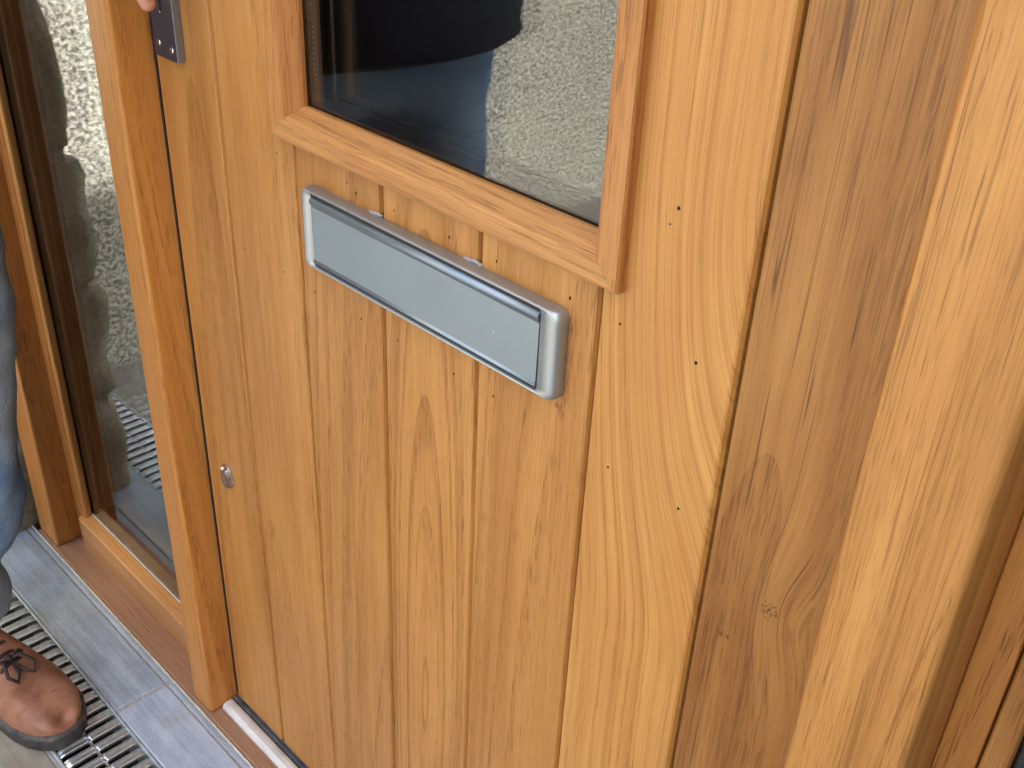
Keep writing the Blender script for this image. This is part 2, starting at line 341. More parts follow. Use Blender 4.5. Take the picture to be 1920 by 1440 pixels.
box('sill', -0.9315, 0.9345, -0.0435, 0.062, -1.216, -1.18, SW, fr, 0.0025)
box('sealant_bead', -1.02, 1.02, -0.0466, -0.0438, -1.2, -1.1828, M['sealant'], fr, 0.001, 1)
# pale metal threshold and its seal under the door
bm = bmesh.new()
prism(bm, [(-0.0235, -1.1795), (-0.0235, -1.176), (-0.0215, -1.1725), (-0.018, -1.1705), (-0.012, -1.170), (-0.008, -1.171), (-0.0065, -1.174), (-0.0065, -1.1795)], 'x', -0.3945, 0.4065)
from_bm('threshold_bar', bm, M['white_strip'], fr)
bm = bmesh.new()
prism(bm, [(-0.006, -1.1795), (-0.006, -1.1735), (-0.0045, -1.169), (-0.0025, -1.1685), (-0.0015, -1.171), (0.0005, -1.170), (0.004, -1.168), (0.012, -1.168), (0.012, -1.1795)], 'x', -0.3945, 0.4065)
from_bm('door_seal', bm, M['seal'], fr)
box('edge_gap_shadow', -0.3968, -0.3934, 0.0008, 0.06, -1.165, ZT, M['black'], fr)  # black strip imitating the shade in the gap along the door's edge

# ------------------------------------------------------------------ side windows
def side_window(name, label, xa, xb, sgl):
    """xa..xb: daylight between the frame members; shoulders and beads on both sides, rail below"""
    o = root(name, label, 'window')
    sh, be = 0.0225, 0.0155
    t1, t2 = wood(L2, D2, 'z', (xa + 0.05, 0.2), 0.02, 0, 80, 0.01), wood(L1, D1, 'z', (xa, 0.25), 0.02, 0, 90, 0.01)
    zb, zt = -1.1795, ZT
    box('shoulder', xa + 0.0002, xa + sh, 0.0, 0.058, zb, zt, t1, o, 0.0015)
    box('shoulder', xb - sh, xb - 0.0002, 0.0, 0.058, zb, zt, t1, o, 0.0015)
    box('bead', xa + sh + 0.0009, xa + sh + be, 0.0002, 0.0120, zb + 0.05, zt - 0.02, t2, o, 0.003, 3)
    box('bead', xb - sh - be, xb - sh - 0.0009, 0.0002, 0.0120, zb + 0.05, zt - 0.02, t2, o, 0.003, 3)
    rw = wood((0.42, 0.24, 0.13), (0.29, 0.14, 0.065), 'x', (-1.1, 0.2), 0.01, 0, 70, 0.02)
    bm = bmesh.new()
    prism(bm, [(0.058, zb), (-0.006, zb), (-0.006, -1.1295), (-0.0045, -1.1275), (0.058, -1.1275)], 'x', xa + sh + 0.0004, xb - sh - 0.0004)
    from_bm('bottom_rail', bm, rw, o)
    bm = bmesh.new()
    prism(bm, [(0.0118, -1.1268), (-0.0065, -1.1268), (-0.0070, -1.1240), (-0.0055, -1.1222), (0.0118, -1.1165)], 'x', xa + sh + 0.0009, xb - sh - 0.0009)
    from_bm('bottom_bead', bm, wood(LP, DP, 'x', (-1.2, 0.2), 0.01, 0, 70, 0.02), o)
    box('glazing_tape', xa + sh + be, xb - sh - be, 0.0105, 0.0122, -1.1163, -1.1147, M['white_strip'], o)
    x0, x1 = xa + sh + 0.003, xb - sh - 0.003
    box('glass_pane', x0, x1, 0.0124, 0.0164, -1.126, zt - 0.03, M['glass'], o)
    box('glass_pane', x0, x1, 0.0326, 0.0366, -1.126, zt - 0.03, M['glass2'], o)
    for a, b in ((x0, x0 + 0.017), (x1 - 0.017, x1)): box('spacer', a, b, 0.0166, 0.0324, -1.126, zt - 0.03, M['black'], o)
    box('spacer', x0 + 0.0172, x1 - 0.0172, 0.0166, 0.0324, -1.126, -1.1145, M['inner_grey'], o)
    for a, b in ((x0, x0 + 0.022), (x1 - 0.022, x1)): box('inner_bead', a, b, 0.037, 0.0575, -1.126, zt - 0.03, M['inner_wood'], o, 0.003)
    box('inner_bead', x0 + 0.0225, x1 - 0.0225, 0.037, 0.0575, -1.126, -1.107, M['inner_wood'], o, 0.003)
    return o
side_window('side_window', 'tall narrow side window left of the plank door, reflecting a pale rough wall', -0.866, -0.443, -1)
side_window('side_window', 'side window right of the plank door, only its dark bottom corner in view', 0.4750, 0.875, 1)

# ------------------------------------------------------------------ the door
dr_ = root('oak_door', 'closed oak plank door with a glazed light and a silver letter plate', 'door')
XB = [-0.3932, -0.283, -0.165, -0.047, 0.0685, 0.186, 0.2985, 0.4060]
DZ0, DZ1 = -1.166, 0.915
OZ0, OZ1 = -0.296, 0.63            # glazed opening
pw = [wood(L1, D1, 'z', (-0.33, 0.25), 0.01, -0.8, 70, 0.02, ring=0.45, streak=0.5, lines=0.25),
      wood(tuple(c * 0.97 for c in L0), tuple(c * 1.0 for c in D0), 'z', (-0.26, 0.22), 0.02, -1.2, 65, 0.02, ring=0.35, streak=0.35),
      wood(tuple(c * 0.93 for c in L0), tuple(c * 0.92 for c in D0), 'z', (-0.02, 0.20), 0.03, -0.6, 70, 0.025, ring=0.5, streak=0.45, pores=1.0, lines=0.2),
      wood(L0, D0, 'z', (0.008, 0.012), 0.085, -0.70, 62, 0.014, ring=0.75, streak=0.25),
      wood(L0, D0, 'z', (0.20, 0.22), 0.02, -0.6, 65, 0.03, ring=0.5, streak=0.45, pores=1.0, lines=0.2),
      wood((0.60, 0.325, 0.108), (0.345, 0.150, 0.038), 'z', (0.05, 0.03), 0.05, -0.95, 62, 0.03, slope=(0.16, -0.60, -0.20, 0.16, 0.30), ring=0.62, streak=0.25, pores=0.5),
      wood(L3, D3, 'z', (0.33, 0.12), 0.03, -0.5, 60, 0.022, ring=0.6, streak=0.85, pores=0.9, lines=0.9, knots=((0.362, -0.485, 0.016, 0.022),), pins=((0.351, -0.487, 0.011, 0.012), (0.322, -0.530, 0.010, 0.004)))]
holes = []
planks = []
def plank(x0, x1, z0, z1, mat, i):
    g_, c_ = 0.0011, 0.0031
    bm = bmesh.new()
    dy = (0, 0.0004, -0.0002, 0.0003, 0, -0.0006, 0.0006)[i]
    prism(bm, [(x0 + g_, 0.02), (x0 + g_, c_ + 0.0008 + dy), (x0 + g_ + c_ * 0.5, 0.0009 + dy), (x0 + g_ + c_, dy), (x1 - g_ - c_, dy), (x1 - g_ - c_ * 0.5, 0.0009 + dy), (x1 - g_, c_ + 0.0008 + dy), (x1 - g_, 0.02)], 'z', z0, z1)
    o = from_bm('plank', bm, mat, dr_); planks.append((x0, x1, z0, z1, o, dy)); return o
for i in range(7):
    if 2 <= i <= 4:
        plank(XB[i], XB[i + 1], DZ0, OZ0, pw[i], i); plank(XB[i], XB[i + 1], OZ1, DZ1, pw[i], i)
    else: plank(XB[i], XB[i + 1], DZ0, DZ1, pw[i], i)
box('backing_board', XB[0], XB[-1], 0.0205, 0.05, DZ0, OZ0 - 0.001, wood(L3, D3), dr_)
box('backing_board', XB[0], XB[-1], 0.0205, 0.05, OZ1 + 0.001, DZ1, wood(L3, D3), dr_)
box('backing_board', XB[0], -0.1655, 0.0205, 0.05, OZ0, OZ1, wood(L3, D3), dr_)
box('backing_board', 0.1865, XB[-1], 0.0205, 0.05, OZ0, OZ1, wood(L3, D3), dr_)

# glazed light: mitred mouldings
ix0, ix1, iz0, iz1 = -0.1545, 0.1770, -0.2815, 0.615
PR = [(0.0, 0.0100), (0.0, 0.0065), (0.0012, 0.0045), (0.0095, -0.0085), (0.0108, -0.0100), (0.0128, -0.0104), (0.0262, -0.0104), (0.0285, -0.0098), (0.0296, -0.0080), (0.0300, -0.0004), (0.0262, -0.0004), (0.0262, 0.0100)]
PR = [(o_, min(y_, 0.0100)) for o_, y_ in PR]
PR[-2] = (0.0300, -0.0003); PR[-1] = (0.0080, 0.0100); PR.insert(-1, (0.0100, -0.0003))
mg = 0.00012
def moulding(side):
    bm = bmesh.new()
    def P(o_, y_, e):
        if side == 'b': return ((ix0 - o_ + mg) if e == 0 else (ix1 + o_ - mg), y_, iz0 - o_)
        if side == 't': return ((ix0 - o_ + mg) if e == 0 else (ix1 + o_ - mg), y_, iz1 + o_)
        if side == 'l': return (ix0 - o_, y_, (iz0 - o_ + mg) if e == 0 else (iz1 + o_ - mg))
        return (ix1 + o_, y_, (iz0 - o_ + mg) if e == 0 else (iz1 + o_ - mg))
    A = [bm.verts.new(P(o_, y_, 0)) for o_, y_ in PR]; B = [bm.verts.new(P(o_, y_, 1)) for o_, y_ in PR]; n = len(PR)
    for i in range(n): bm.faces.new((A[i], A[(i + 1) % n], B[(i + 1) % n], B[i]))
    bm.faces.new(A); bm.faces.new(B[::-1])
    ax = 'x' if side in 'bt' else 'z'
    m = {'b': wood(LP, DP, 'x', (-0.4, 0.18), 0.04, 0.0, 95, 0.016, pores=1.0, ring=0.5, streak=0.4), 't': wood(LP, DP, 'x'),
         'l': wood((0.53, 0.255, 0.092), (0.31, 0.125, 0.036), 'z', (-0.1, 0.2), 0.02, 0, 90, 0.012, pores=1.1), 'r': wood((0.55, 0.28, 0.105), (0.33, 0.138, 0.044), 'z', (0.25, 0.2), 0.02, 0, 90, 0.012, pores=1.1)}[side]
    return from_bm('moulding', bm, m, dr_)
for s_ in 'btlr': moulding(s_)
gx0, gx1, gz0, gz1 = -0.1635, 0.1845, -0.2935, 0.625
box('glass_pane', gx0, gx1, 0.0102, 0.0142, gz0, gz1, M['glass'], dr_)
box('glass_pane', gx0, gx1, 0.0302, 0.0342, gz0, gz1, M['glass2'], dr_)
SPW = 0.0125
sp = box('spacer', gx0, gx0 + SPW, 0.0144, 0.0300, gz0, gz1, M['black'], dr_)
box('spacer', gx1 - SPW, gx1, 0.0144, 0.0300, gz0, gz1, M['black'], dr_)
box('spacer', gx0 + SPW + 0.0002, gx1 - SPW - 0.0002, 0.0144, 0.0300, gz0, gz0 + SPW + 0.002, M['inner_wood'], dr_)
bm = bmesh.new()
zz = gz0 + 0.016
while zz < 0.3:
    for yy in (0.0185,):
        add_box(bm, gx0 + SPW - 0.0002, gx0 + SPW + 0.0002, yy - 0.0005, yy + 0.0005, zz - 0.0005, zz + 0.0005)
    zz += 0.0043
from_bm('perforation', bm, M['dot'], sp, kind='stuff')
ibx0, ibx1, ibz0 = gx0 + SPW - 0.002, gx1 - SPW + 0.002, gz0 + SPW
for (a, b, c, d, m_) in ((gx0, gx0 + 0.0205, gz0, gz1, 'inner_wood'), (gx1 - 0.0205, gx1, gz0, gz1, 'inner_wood')): box('inner_bead', a, b, 0.0345, 0.0560, c, d, M[m_], dr_, 0.003)
box('inner_bead', gx0 + 0.0208, gx1 - 0.0208, 0.0345, 0.0420, gz0, gz0 + 0.016, M['inner_wood'], dr_, 0.002)
box('inner_sill', gx0 + 0.0208, gx1 - 0.0208, 0.0424, 0.0560, gz0, gz0 + 0.0165, M['inner_grey'], dr_, 0.002)

# pin holes punched along the boards (pixel measurements turned into metres on the door's face)
HOL = [(1274, 390, 1.5), (1258, 420, 0.8), (1164, 607, 1.1), (1306, 680, 1.5), (1141, 875, 1.2), (1273, 953, 1.3), (591, 547, 1.1), (678, 598, 1.1), (745, 639, 1.0), (850, 701, 1.2), (925, 743, 1.3),
       (651, 342, 1.0), (668, 362, 1.2), (738, 395, 1.0), (842, 445, 1.2), (931, 490, 1.0), (1069, 559, 1.4), (458, 467, 0.9), (532, 510, 0.9), (518, 287, 0.9), (441, 251, 0.7), (536, 1262, 0.8), (552, 1385, 1.2), (604, 1436, 1.2), (1191, 352, 1.0)]
F_ = 2033.1
for u, v, k in HOL:
    d = right * 0 + Vector((0, 0, 0))
    cv = Vector((u - 960, v - 720, F_)); d = Vector((right.x * cv.x + down.x * cv.y + fwd.x * cv.z, right.y * cv.x + down.y * cv.y + fwd.y * cv.z, right.z * cv.x + down.z * cv.y + fwd.z * cv.z))
    t = 0.5004 / d.y; px, pz = 0.596 + d.x * t, d.z * t
    for (x0, x1, z0, z1, o, dy) in planks:
        if x0 <= px < x1 and z0 <= pz < z1:
            bm = bmesh.new(); n = 9; rr = 0.00082 * k
            ring = [bm.verts.new((px + rr * math.cos(q * 2 * math.pi / n) * random.uniform(0.7, 1.1), dy - 0.00015, pz + 1.25 * rr * math.sin(q * 2 * math.pi / n) * random.uniform(0.75, 1.15))) for q in range(n)]
            back = [bm.verts.new((px + (q.co.x - px) * 1.05, dy + 0.0005, pz + (q.co.z - pz) * 1.05)) for q in ring]
            bm.faces.new(ring)
            for q in range(n): bm.faces.new((ring[q], ring[(q + 1) % n], back[(q + 1) % n], back[q]))
            from_bm('pin_hole', bm, M['hole'], o)

# letter plate
LX0, LX1, LZ0, LZ1, LY = -0.1440, 0.1615, -0.4162, -0.3432, -0.0120
def rrect(x0, x1, z0, z1, r, n=6):
    pts = []
    for cx, cz, a0 in ((x1 - r, z1 - r, 0), (x0 + r, z1 - r, 90), (x0 + r, z0 + r, 180), (x1 - r, z0 + r, 270)):
        for k in range(n + 1):
            a = R(a0 + 90 * k / n); pts.append((cx + r * math.cos(a), cz + r * math.sin(a)))
    return pts
bm = bmesh.new()
fx0, fx1, fz0, fz1 = LX0 + 0.0160, LX1 - 0.0165, LZ0 + 0.0044, LZ1 - 0.0020      # recess for the flap
layers = [(0.0, -0.0002, 0.008), (0.0, -0.0058, 0.008), (0.0005, -0.0078, 0.0078), (0.0016, -0.0098, 0.0076), (0.0034, -0.0113, 0.0072), (0.0060, LY, 0.0066)]
rings = []
for ins, y, r_ in layers:
    sx, sz = ins, ins * 0.30
    rings.append([bm.verts.new((x, y, z)) for x, z in rrect(LX0 + sx, LX1 - sx, LZ0 + sz, LZ1 - sz, r_)])
for i in range(len(rings) - 1):
    n = len(rings[i])
    for k in range(n): bm.faces.new((rings[i][k], rings[i][(k + 1) % n], rings[i + 1][(k + 1) % n], rings[i + 1][k]))
inner = [bm.verts.new((x, LY, z)) for x, z in rrect(fx0, fx1, fz0, fz1, 0.0028)]
innb = [bm.verts.new((x, LY + 0.008, z)) for x, z in rrect(fx0, fx1, fz0, fz1, 0.0028)]
n = len(inner)
for k in range(n):
    bm.faces.new((rings[-1][k], rings[-1][(k + 1) % n], inner[(k + 1) % n], inner[k])); bm.faces.new((inner[k], inner[(k + 1) % n], innb[(k + 1) % n], innb[k]))
bm.faces.new(innb)
lp = from_bm('letter_plate', bm, brushed('pale_satin_aluminium', (0.43, 0.470, 0.500), 0.40), dr_, smooth=True)
tag(lp, 'wide silver letter plate with a hinged flap and rounded ends')
m_ = lp.modifiers.new('n', 'WEIGHTED_NORMAL')
# flap with its rolled hinge along the top and a thin lip below
bm = bmesh.new()
g_ = 0.0017; px0, px1 = fx0 + g_, fx1 - g_; hz = fz1 - 0.0052
fp = []
for k in range(0, 9):                                # hinge roll
    a = R(95 + 30 * k * 0.95); fp.append((LY - 0.0002 + 0.0042 * math.cos(a) * 1.0 + 0.0012, hz + 0.0044 * math.sin(a)))
prof = [(LY + 0.0050, fz1 - 0.0034), (LY + 0.0016, fz1 - 0.0032), (LY + 0.0000, fz1 - 0.0037), (LY - 0.0013, fz1 - 0.0050), (LY - 0.0018, fz1 - 0.0068), (LY - 0.0014, fz1 - 0.0086), (LY - 0.0004, fz1 - 0.0102), (LY + 0.0006, fz1 - 0.0114), (LY + 0.0007, fz1 - 0.0122),
        (LY + 0.0001, fz0 + 0.0064), (LY - 0.0001, fz0 + 0.0056), (LY - 0.0006, fz0 + 0.0048), (LY - 0.0010, fz0 + 0.0040), (LY - 0.0009, fz0 + 0.0034), (LY + 0.0004, fz0 + 0.0028), (LY + 0.0050, fz0 + 0.0028)]
prism(bm, prof, 'x', px0, px1)
fl = from_bm('flap', bm, M['alu'], lp)
for p_ in fl.data.polygons: p_.use_smooth = len(p_.vertices) == 4 and p_.area < 0.001
fl.data.update()
box('gap_shadow', fx0 + 0.0001, fx1 - 0.0001, LY + 0.0013, LY + 0.0076, fz0 + 0.0001, fz1 - 0.0001, M['black'], lp)  # black fill standing in for the shadow in the gap round the flap
# splintered oak and filler showing round the plate
for (u0, z0, w_) in ((-0.050, LZ1 + 0.0010, 0.0075), (-0.057, LZ1 + 0.0002, 0.006), (0.0640, LZ1 + 0.0012, 0.007), (0.057, LZ1 + 0.0002, 0.0065), (0.0695, LZ1 + 0.0005, 0.004)):
    bm = bmesh.new(); bmesh.ops.create_icosphere(bm, subdivisions=2, radius=1)
    for v in bm.verts: v.co = Vector((u0 + v.co.x * w_ * (0.8 + 0.4 * noise.noise(v.co * 2)), v.co.y * 0.0014, z0 + v.co.z * 0.0026 * (0.8 + 0.5 * noise.noise(v.co * 3 + Vector((5, 0, 0))))))
    from_bm('filler', bm, simple('grey_filler', (0.36, 0.33, 0.33), 0.7, 0, 0.2, 300), lp, smooth=True)
bm = bmesh.new(); random.seed(11)
for i in range(26):
    zc = random.uniform(-0.43, -0.355); xc = LX1 + random.uniform(-0.0005, 0.004) - (0.012 * random.random() if zc < -0.418 else 0)
    L_ = random.uniform(0.002, 0.008); w_ = random.uniform(0.0003, 0.0008)
    a = [bm.verts.new((xc + dx, dyy, zc + dz)) for dx, dyy, dz in ((-w_, 0, -L_), (w_, 0, -L_ * 0.6), (w_ * 0.6, 0, L_), (-w_ * 0.7, -0.0009, L_ * 0.4))]
    bm.faces.new((a[0], a[1], a[3])); bm.faces.new((a[1], a[2], a[3])); bm.faces.new((a[2], a[0], a[3]))
from_bm('splinter', bm, wood((0.45, 0.22, 0.09), (0.24, 0.10, 0.03)), lp, kind='stuff')

# lock plate by the door's edge, its lever handle above
lk = box('lock_plate', -0.3735, -0.3335, -0.0083, -0.0003, -0.2835, -0.045, M['alu'], dr_, 0.0006, 2); tag(lk, 'steel lock plate, its face coloured like a dark reflection, with a keyhole and screws')
box('dark_reflection_face', -0.3733, -0.3340, -0.00895, -0.0084, -0.2833, -0.0452, M['steel_dark_refl'], lk)  # darker than the case: dark surroundings reflected in it, put into the colour
bm = bmesh.new(); kx, kz = -0.3545, -0.2385
prism(bm, [(kx + 0.0022 * math.cos(R(a)), kz + 0.0022 * math.sin(R(a))) for a in range(180, 361, 30)] + [(kx + 0.0034 * math.cos(R(a)), kz + 0.019 + 0.0045 * math.sin(R(a))) for a in range(-20, 201, 20)], 'y', -0.0093, -0.0088)
from_bm('keyhole', bm, M['black'], lk)
bm = bmesh.new(); tube(bm, [(kx - 0.0037, -0.0086, kz + 0.012), (kx - 0.0035, -0.0086, kz - 0.001), (kx, -0.0086, kz - 0.0036)], 0.0005, 6); from_bm('keyhole_rim', bm, M['chrome'], lk, smooth=True)
for sx, sz in ((-0.3645, -0.2705), (-0.3415, -0.2735)):
    bm = bmesh.new(); bmesh.ops.create_uvsphere(bm, u_segments=12, v_segments=8, radius=0.0032)
    for v in bm.verts: v.co = Vector((sx + v.co.x, -0.0085 + v.co.y * 0.45, sz + v.co.z))
    sw = from_bm('screw', bm, M['chrome'], lk, smooth=True)
bm = bmesh.new(); tube(bm, [(-0.3545, -0.008, -0.135), (-0.3545, -0.040, -0.135), (-0.350, -0.052, -0.135), (-0.335, -0.056, -0.135), (-0.24, -0.056, -0.137)], [0.010, 0.0095, 0.0095, 0.009, 0.0085], 14)
from_bm('lever_handle', bm, M['steel_dark_refl'], lk, smooth=True)
# swinging keyhole cover further down
bm = bmesh.new(); cx, cz = -0.347, -0.7655
prism(bm, [(cx + 0.0125 * math.cos(R(a)), cz + 0.0155 * math.sin(R(a))) for a in range(0, 360, 20)], 'y', -0.0022, -0.0004)
bmesh.ops.bevel(bm, geom=[e for e in bm.edges if abs(e.verts[0].co.y - e.verts[1].co.y) < 1e-6 and e.verts[0].co.y < -0.002], offset=0.0008, segments=2, affect='EDGES')
kc = from_bm('keyhole_cover', bm, M['chrome'], dr_); tag(kc, 'small round steel keyhole cover low on the left plank')
bm = bmesh.new()
prism(bm, [(cx + 0.001 + (0.0095 - 0.002 * math.sin(R(a))) * math.cos(R(a)), cz - 0.003 + 0.013 * math.sin(R(a))) for a in range(0, 360, 20)], 'y', -0.0055, -0.0024)
bmesh.ops.bevel(bm, geom=[e for e in bm.edges if e.verts[0].co.y < -0.005 and e.verts[1].co.y < -0.005], offset=0.0012, segments=2, affect='EDGES')
from_bm('swing_cover', bm, simple('worn_steel', (0.5, 0.51, 0.5), 0.25, 0.95, 0.2, 150), kc)
bm = bmesh.new(); bmesh.ops.create_uvsphere(bm, u_segments=12, v_segments=8, radius=0.0032)
for v in bm.verts: v.co = Vector((cx - 0.001 + v.co.x, -0.0056 + v.co.y * 0.7, cz + 0.0115 + v.co.z))
from_bm('pivot', bm, M['chrome'], kc, smooth=True)

# ------------------------------------------------------------------ house walls
def rough_block(name, x0, x1, y0, y1, z0, z1, mat, parent, amp=0.019, res=0.026, seed=0.0):
    bm = bmesh.new()
    nx, ny, nz = max(2, int((x1 - x0) / res)), max(2, int((y1 - y0) / res)), max(2, int((z1 - z0) / res))
    g_ = {}
    def V(i, j, k):
        if (i, j, k) not in g_:
            p = Vector((x0 + (x1 - x0) * i / nx, y0 + (y1 - y0) * j / ny, z0 + (z1 - z0) * k / nz)); c = Vector(((x0 + x1) / 2, (y0 + y1) / 2, (z0 + z1) / 2))
            e = (i in (0, nx)) + (j in (0, ny)) + (k in (0, nz)); q = Vector((p.x * 9 + seed, p.y * 9, p.z * 9))
            off = Vector((noise.noise(q), noise.noise(q + Vector((31, 0, 0))), noise.noise(q + Vector((0, 57, 0))))) * amp
            off += Vector((noise.noise(q * 3.5), noise.noise(q * 3.5 + Vector((31, 0, 0))), 0)) * amp * 0.35
            if e >= 2: off += (c - p).normalized() * amp * (0.6 if e == 2 else 0.9)
            if off.x * (p.x - c.x) > 0 and i in (0, nx): off.x *= 0.4
            g_[(i, j, k)] = bm.verts.new(p + off)
        return g_[(i, j, k)]
    for i in range(nx):
        for j in range(ny):
            for k in (0, nz): bm.faces.new((V(i, j, k), V(i + 1, j, k), V(i + 1, j + 1, k), V(i, j + 1, k)))
    for i in range(nx):
        for k in range(nz):
            for j in (0, ny): bm.faces.new((V(i, j, k), V(i + 1, j, k), V(i + 1, j, k + 1), V(i, j, k + 1)))
    for j in range(ny):
        for k in range(nz):
            for i in (0, nx): bm.faces.new((V(i, j, k), V(i, j + 1, k), V(i, j + 1, k + 1), V(i, j, k + 1)))
    return from_bm(name, bm, mat, parent, smooth=True)
def pier(label, xa, xb, inner, seed):
    o = root('stone_pier', label, 'wall')
    random.seed(seed); z = -1.214; i = 0
    box('mortar_core', xa + (0.012 if inner > 0 else 0.016), xb - (0.016 if inner > 0 else 0.012), -0.098, 0.20, -1.214, 1.05, M['mortar'], o)
    while z < 1.02:
        h = random.choice((0.16, 0.21, 0.26, 0.30)); z1 = min(z + h, 1.05)
        sp_ = xa + (xb - xa) * (0.36 if i % 2 else 0.62) if inner > 0 else xb - (xb - xa) * (0.36 if i % 2 else 0.62)
        for a, b in ((xa + 0.002, sp_ - 0.004), (sp_ + 0.004, xb)):
            rough_block('stone', a, b, -0.118 - random.uniform(-0.006, 0.008), 0.19, z + 0.005, z1 - 0.004, M['stone'][random.randrange(3)], o, seed=seed + i * 3.7)
        z = z1; i += 1
    return o
pier('rough tan stone pier at the left edge beside the side window frame', -1.345, -0.946, 1, 21)
pier('rough tan stone pier standing right of the far side window', 0.950, 1.885, -1, 22)
hw = root('house_wall', 'stone house wall above the doorway', 'wall')
for i, (a, b) in enumerate(((-1.345, -0.45), (-0.443, 0.50), (0.507, 1.885))): rough_block('lintel_stone', a, b, -0.115, 0.20, 1.056, 1.33, M['stone'][i % 3], hw, seed=i * 7.0, res=0.06)
box('upper_wall', -1.345, 1.885, -0.10, 0.20, 1.336, 3.2, M['harl'], hw)
# wing on the left (its sunlit face shows in the panes) and wing on the right that shades the entrance
wl = box('wing_wall', -1.75, -1.352, -5.0, 0.2, -1.22, 2.4, M['harl'], None, 0.01, 2); tag(wl, 'pale pebbledash wing wall, seen only reflected in the panes', 'wall')
wr = box('wing_wall', 1.892, 2.2, -2.25, 0.2, -1.22, 2.58, M['harl'], None, 0.01, 2); tag(wr, 'low pebbledash wing wall right of the entrance, out of view', 'wall')
# dim hall behind the door
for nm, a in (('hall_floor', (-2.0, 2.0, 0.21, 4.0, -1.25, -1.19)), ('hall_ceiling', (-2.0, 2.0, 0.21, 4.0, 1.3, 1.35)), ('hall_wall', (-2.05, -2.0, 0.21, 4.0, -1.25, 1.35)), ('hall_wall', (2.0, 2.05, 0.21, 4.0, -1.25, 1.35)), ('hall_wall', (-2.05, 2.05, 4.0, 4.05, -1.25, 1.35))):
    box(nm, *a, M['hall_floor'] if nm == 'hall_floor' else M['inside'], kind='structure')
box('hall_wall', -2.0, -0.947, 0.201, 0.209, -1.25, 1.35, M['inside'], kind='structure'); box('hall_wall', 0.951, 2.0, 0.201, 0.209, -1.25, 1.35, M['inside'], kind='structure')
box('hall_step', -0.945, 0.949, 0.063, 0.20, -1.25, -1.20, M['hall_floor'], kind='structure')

# ------------------------------------------------------------------ the person at the left
pe = root('person', 'person in blue jeans, dark jacket and brown lace-up shoes standing left of the door', 'person')
def skin_mesh(name, joints, edges, mat, parent, sub=2, root_i=0):
    me = bpy.data.meshes.new(name); me.from_pydata([j[:3] for j in joints], edges, []); o = bpy.data.objects.new(name, me); C.objects.link(o)
    md = o.modifiers.new('s', 'SKIN'); md.use_smooth_shade = True
    for i, v in enumerate(me.skin_vertices[0].data):
        r_ = joints[i][3]; v.radius = r_ if isinstance(r_, tuple) else (r_, r_); v.use_root = (i == root_i)
    ss = o.modifiers.new('u', 'SUBSURF'); ss.levels = ss.render_levels = sub
    dg = bpy.context.evaluated_depsgraph_get(); ev = o.evaluated_get(dg); m2 = bpy.data.meshes.new_from_object(ev)
    bpy.data.objects.remove(o); m2.name = name; m2.materials.clear()
    m2.polygons.foreach_set('use_smooth', [True] * len(m2.polygons))
    return link(name, m2, mat, parent)
# body: pelvis, spine, neck, head, arms, hands, legs
J = [(-0.57, -0.37, -0.26, 0.11), (-0.57, -0.37, -0.02, 0.115), (-0.565, -0.37, 0.17, 0.12), (-0.555, -0.37, 0.285, 0.055), (-0.535, -0.37, 0.345, 0.055), (-0.515, -0.37, 0.42, 0.085), (-0.525, -0.37, 0.50, 0.075),
     (-0.56, -0.22, 0.22, 0.055), (-0.56, -0.19, -0.03, 0.042), (-0.435, -0.115, -0.055, 0.028),
     (-0.56, -0.54, 0.22, 0.055), (-0.60, -0.60, -0.04, 0.042), (-0.40, -0.52, 0.06, 0.028),
     (-0.61, -0.28, -0.31, 0.08), (-0.65, -0.205, -0.68, 0.05), (-0.69, -0.24, -1.10, 0.034),
     (-0.57, -0.46, -0.31, 0.08), (-0.555, -0.46, -0.69, 0.05), (-0.62, -0.50, -1.10, 0.034),
     (-0.375, -0.085, -0.075, (0.036, 0.017)), (-0.345, -0.47, 0.10, (0.034, 0.017))]
E_ = [(0, 1), (1, 2), (2, 3), (3, 4), (4, 5), (5, 6), (2, 7), (7, 8), (8, 9), (2, 10), (10, 11), (11, 12), (0, 13), (13, 14), (14, 15), (0, 16), (16, 17), (17, 18), (9, 19), (12, 20)]
def finger(base, pts, r0=0.0085):
    k = base
    for i, p in enumerate(pts): J.append((*p, r0 - 0.0008 * i)); E_.append((k, len(J) - 1)); k = len(J) - 1
FT = Vector((-0.325, -0.052, -0.186))     # the fingertip that shows beside the lock plate
finger(19, [(-0.340, -0.090, -0.092), (-0.300, -0.084, -0.130), (-0.287, -0.070, -0.178), (-0.284, -0.053, -0.222)], 0.0095)
finger(19, [(-0.335, -0.078, -0.078), (-0.290, -0.084, -0.105), (-0.270, -0.076, -0.140), (-0.268, -0.062, -0.160)])
finger(19, [(-0.335, -0.066, -0.070), (-0.280, -0.076, -0.092), (-0.252, -0.074, -0.125), (-0.250, -0.060, -0.150)])
finger(19, [(-0.338, -0.054, -0.064), (-0.280, -0.060, -0.080), (-0.240, -0.066, -0.108), (-0.236, -0.058, -0.135)], 0.0075)
finger(19, [(-0.385, -0.060, -0.098), (-0.372, -0.046, -0.118), (-0.350, -0.040, -0.125)], 0.0095)
for k, dz in enumerate((0.028, 0.010, -0.009, -0.026)): finger(20, [(-0.318, -0.445, 0.115 + dz), (-0.300, -0.420, 0.125 + dz * 1.05), (-0.305, -0.398, 0.128 + dz)])
finger(20, [(-0.355, -0.445, 0.135), (-0.335, -0.42, 0.160), (-0.322, -0.40, 0.172)], 0.0095)
body = skin_mesh('body', J, E_, M['skin'], pe, 2)
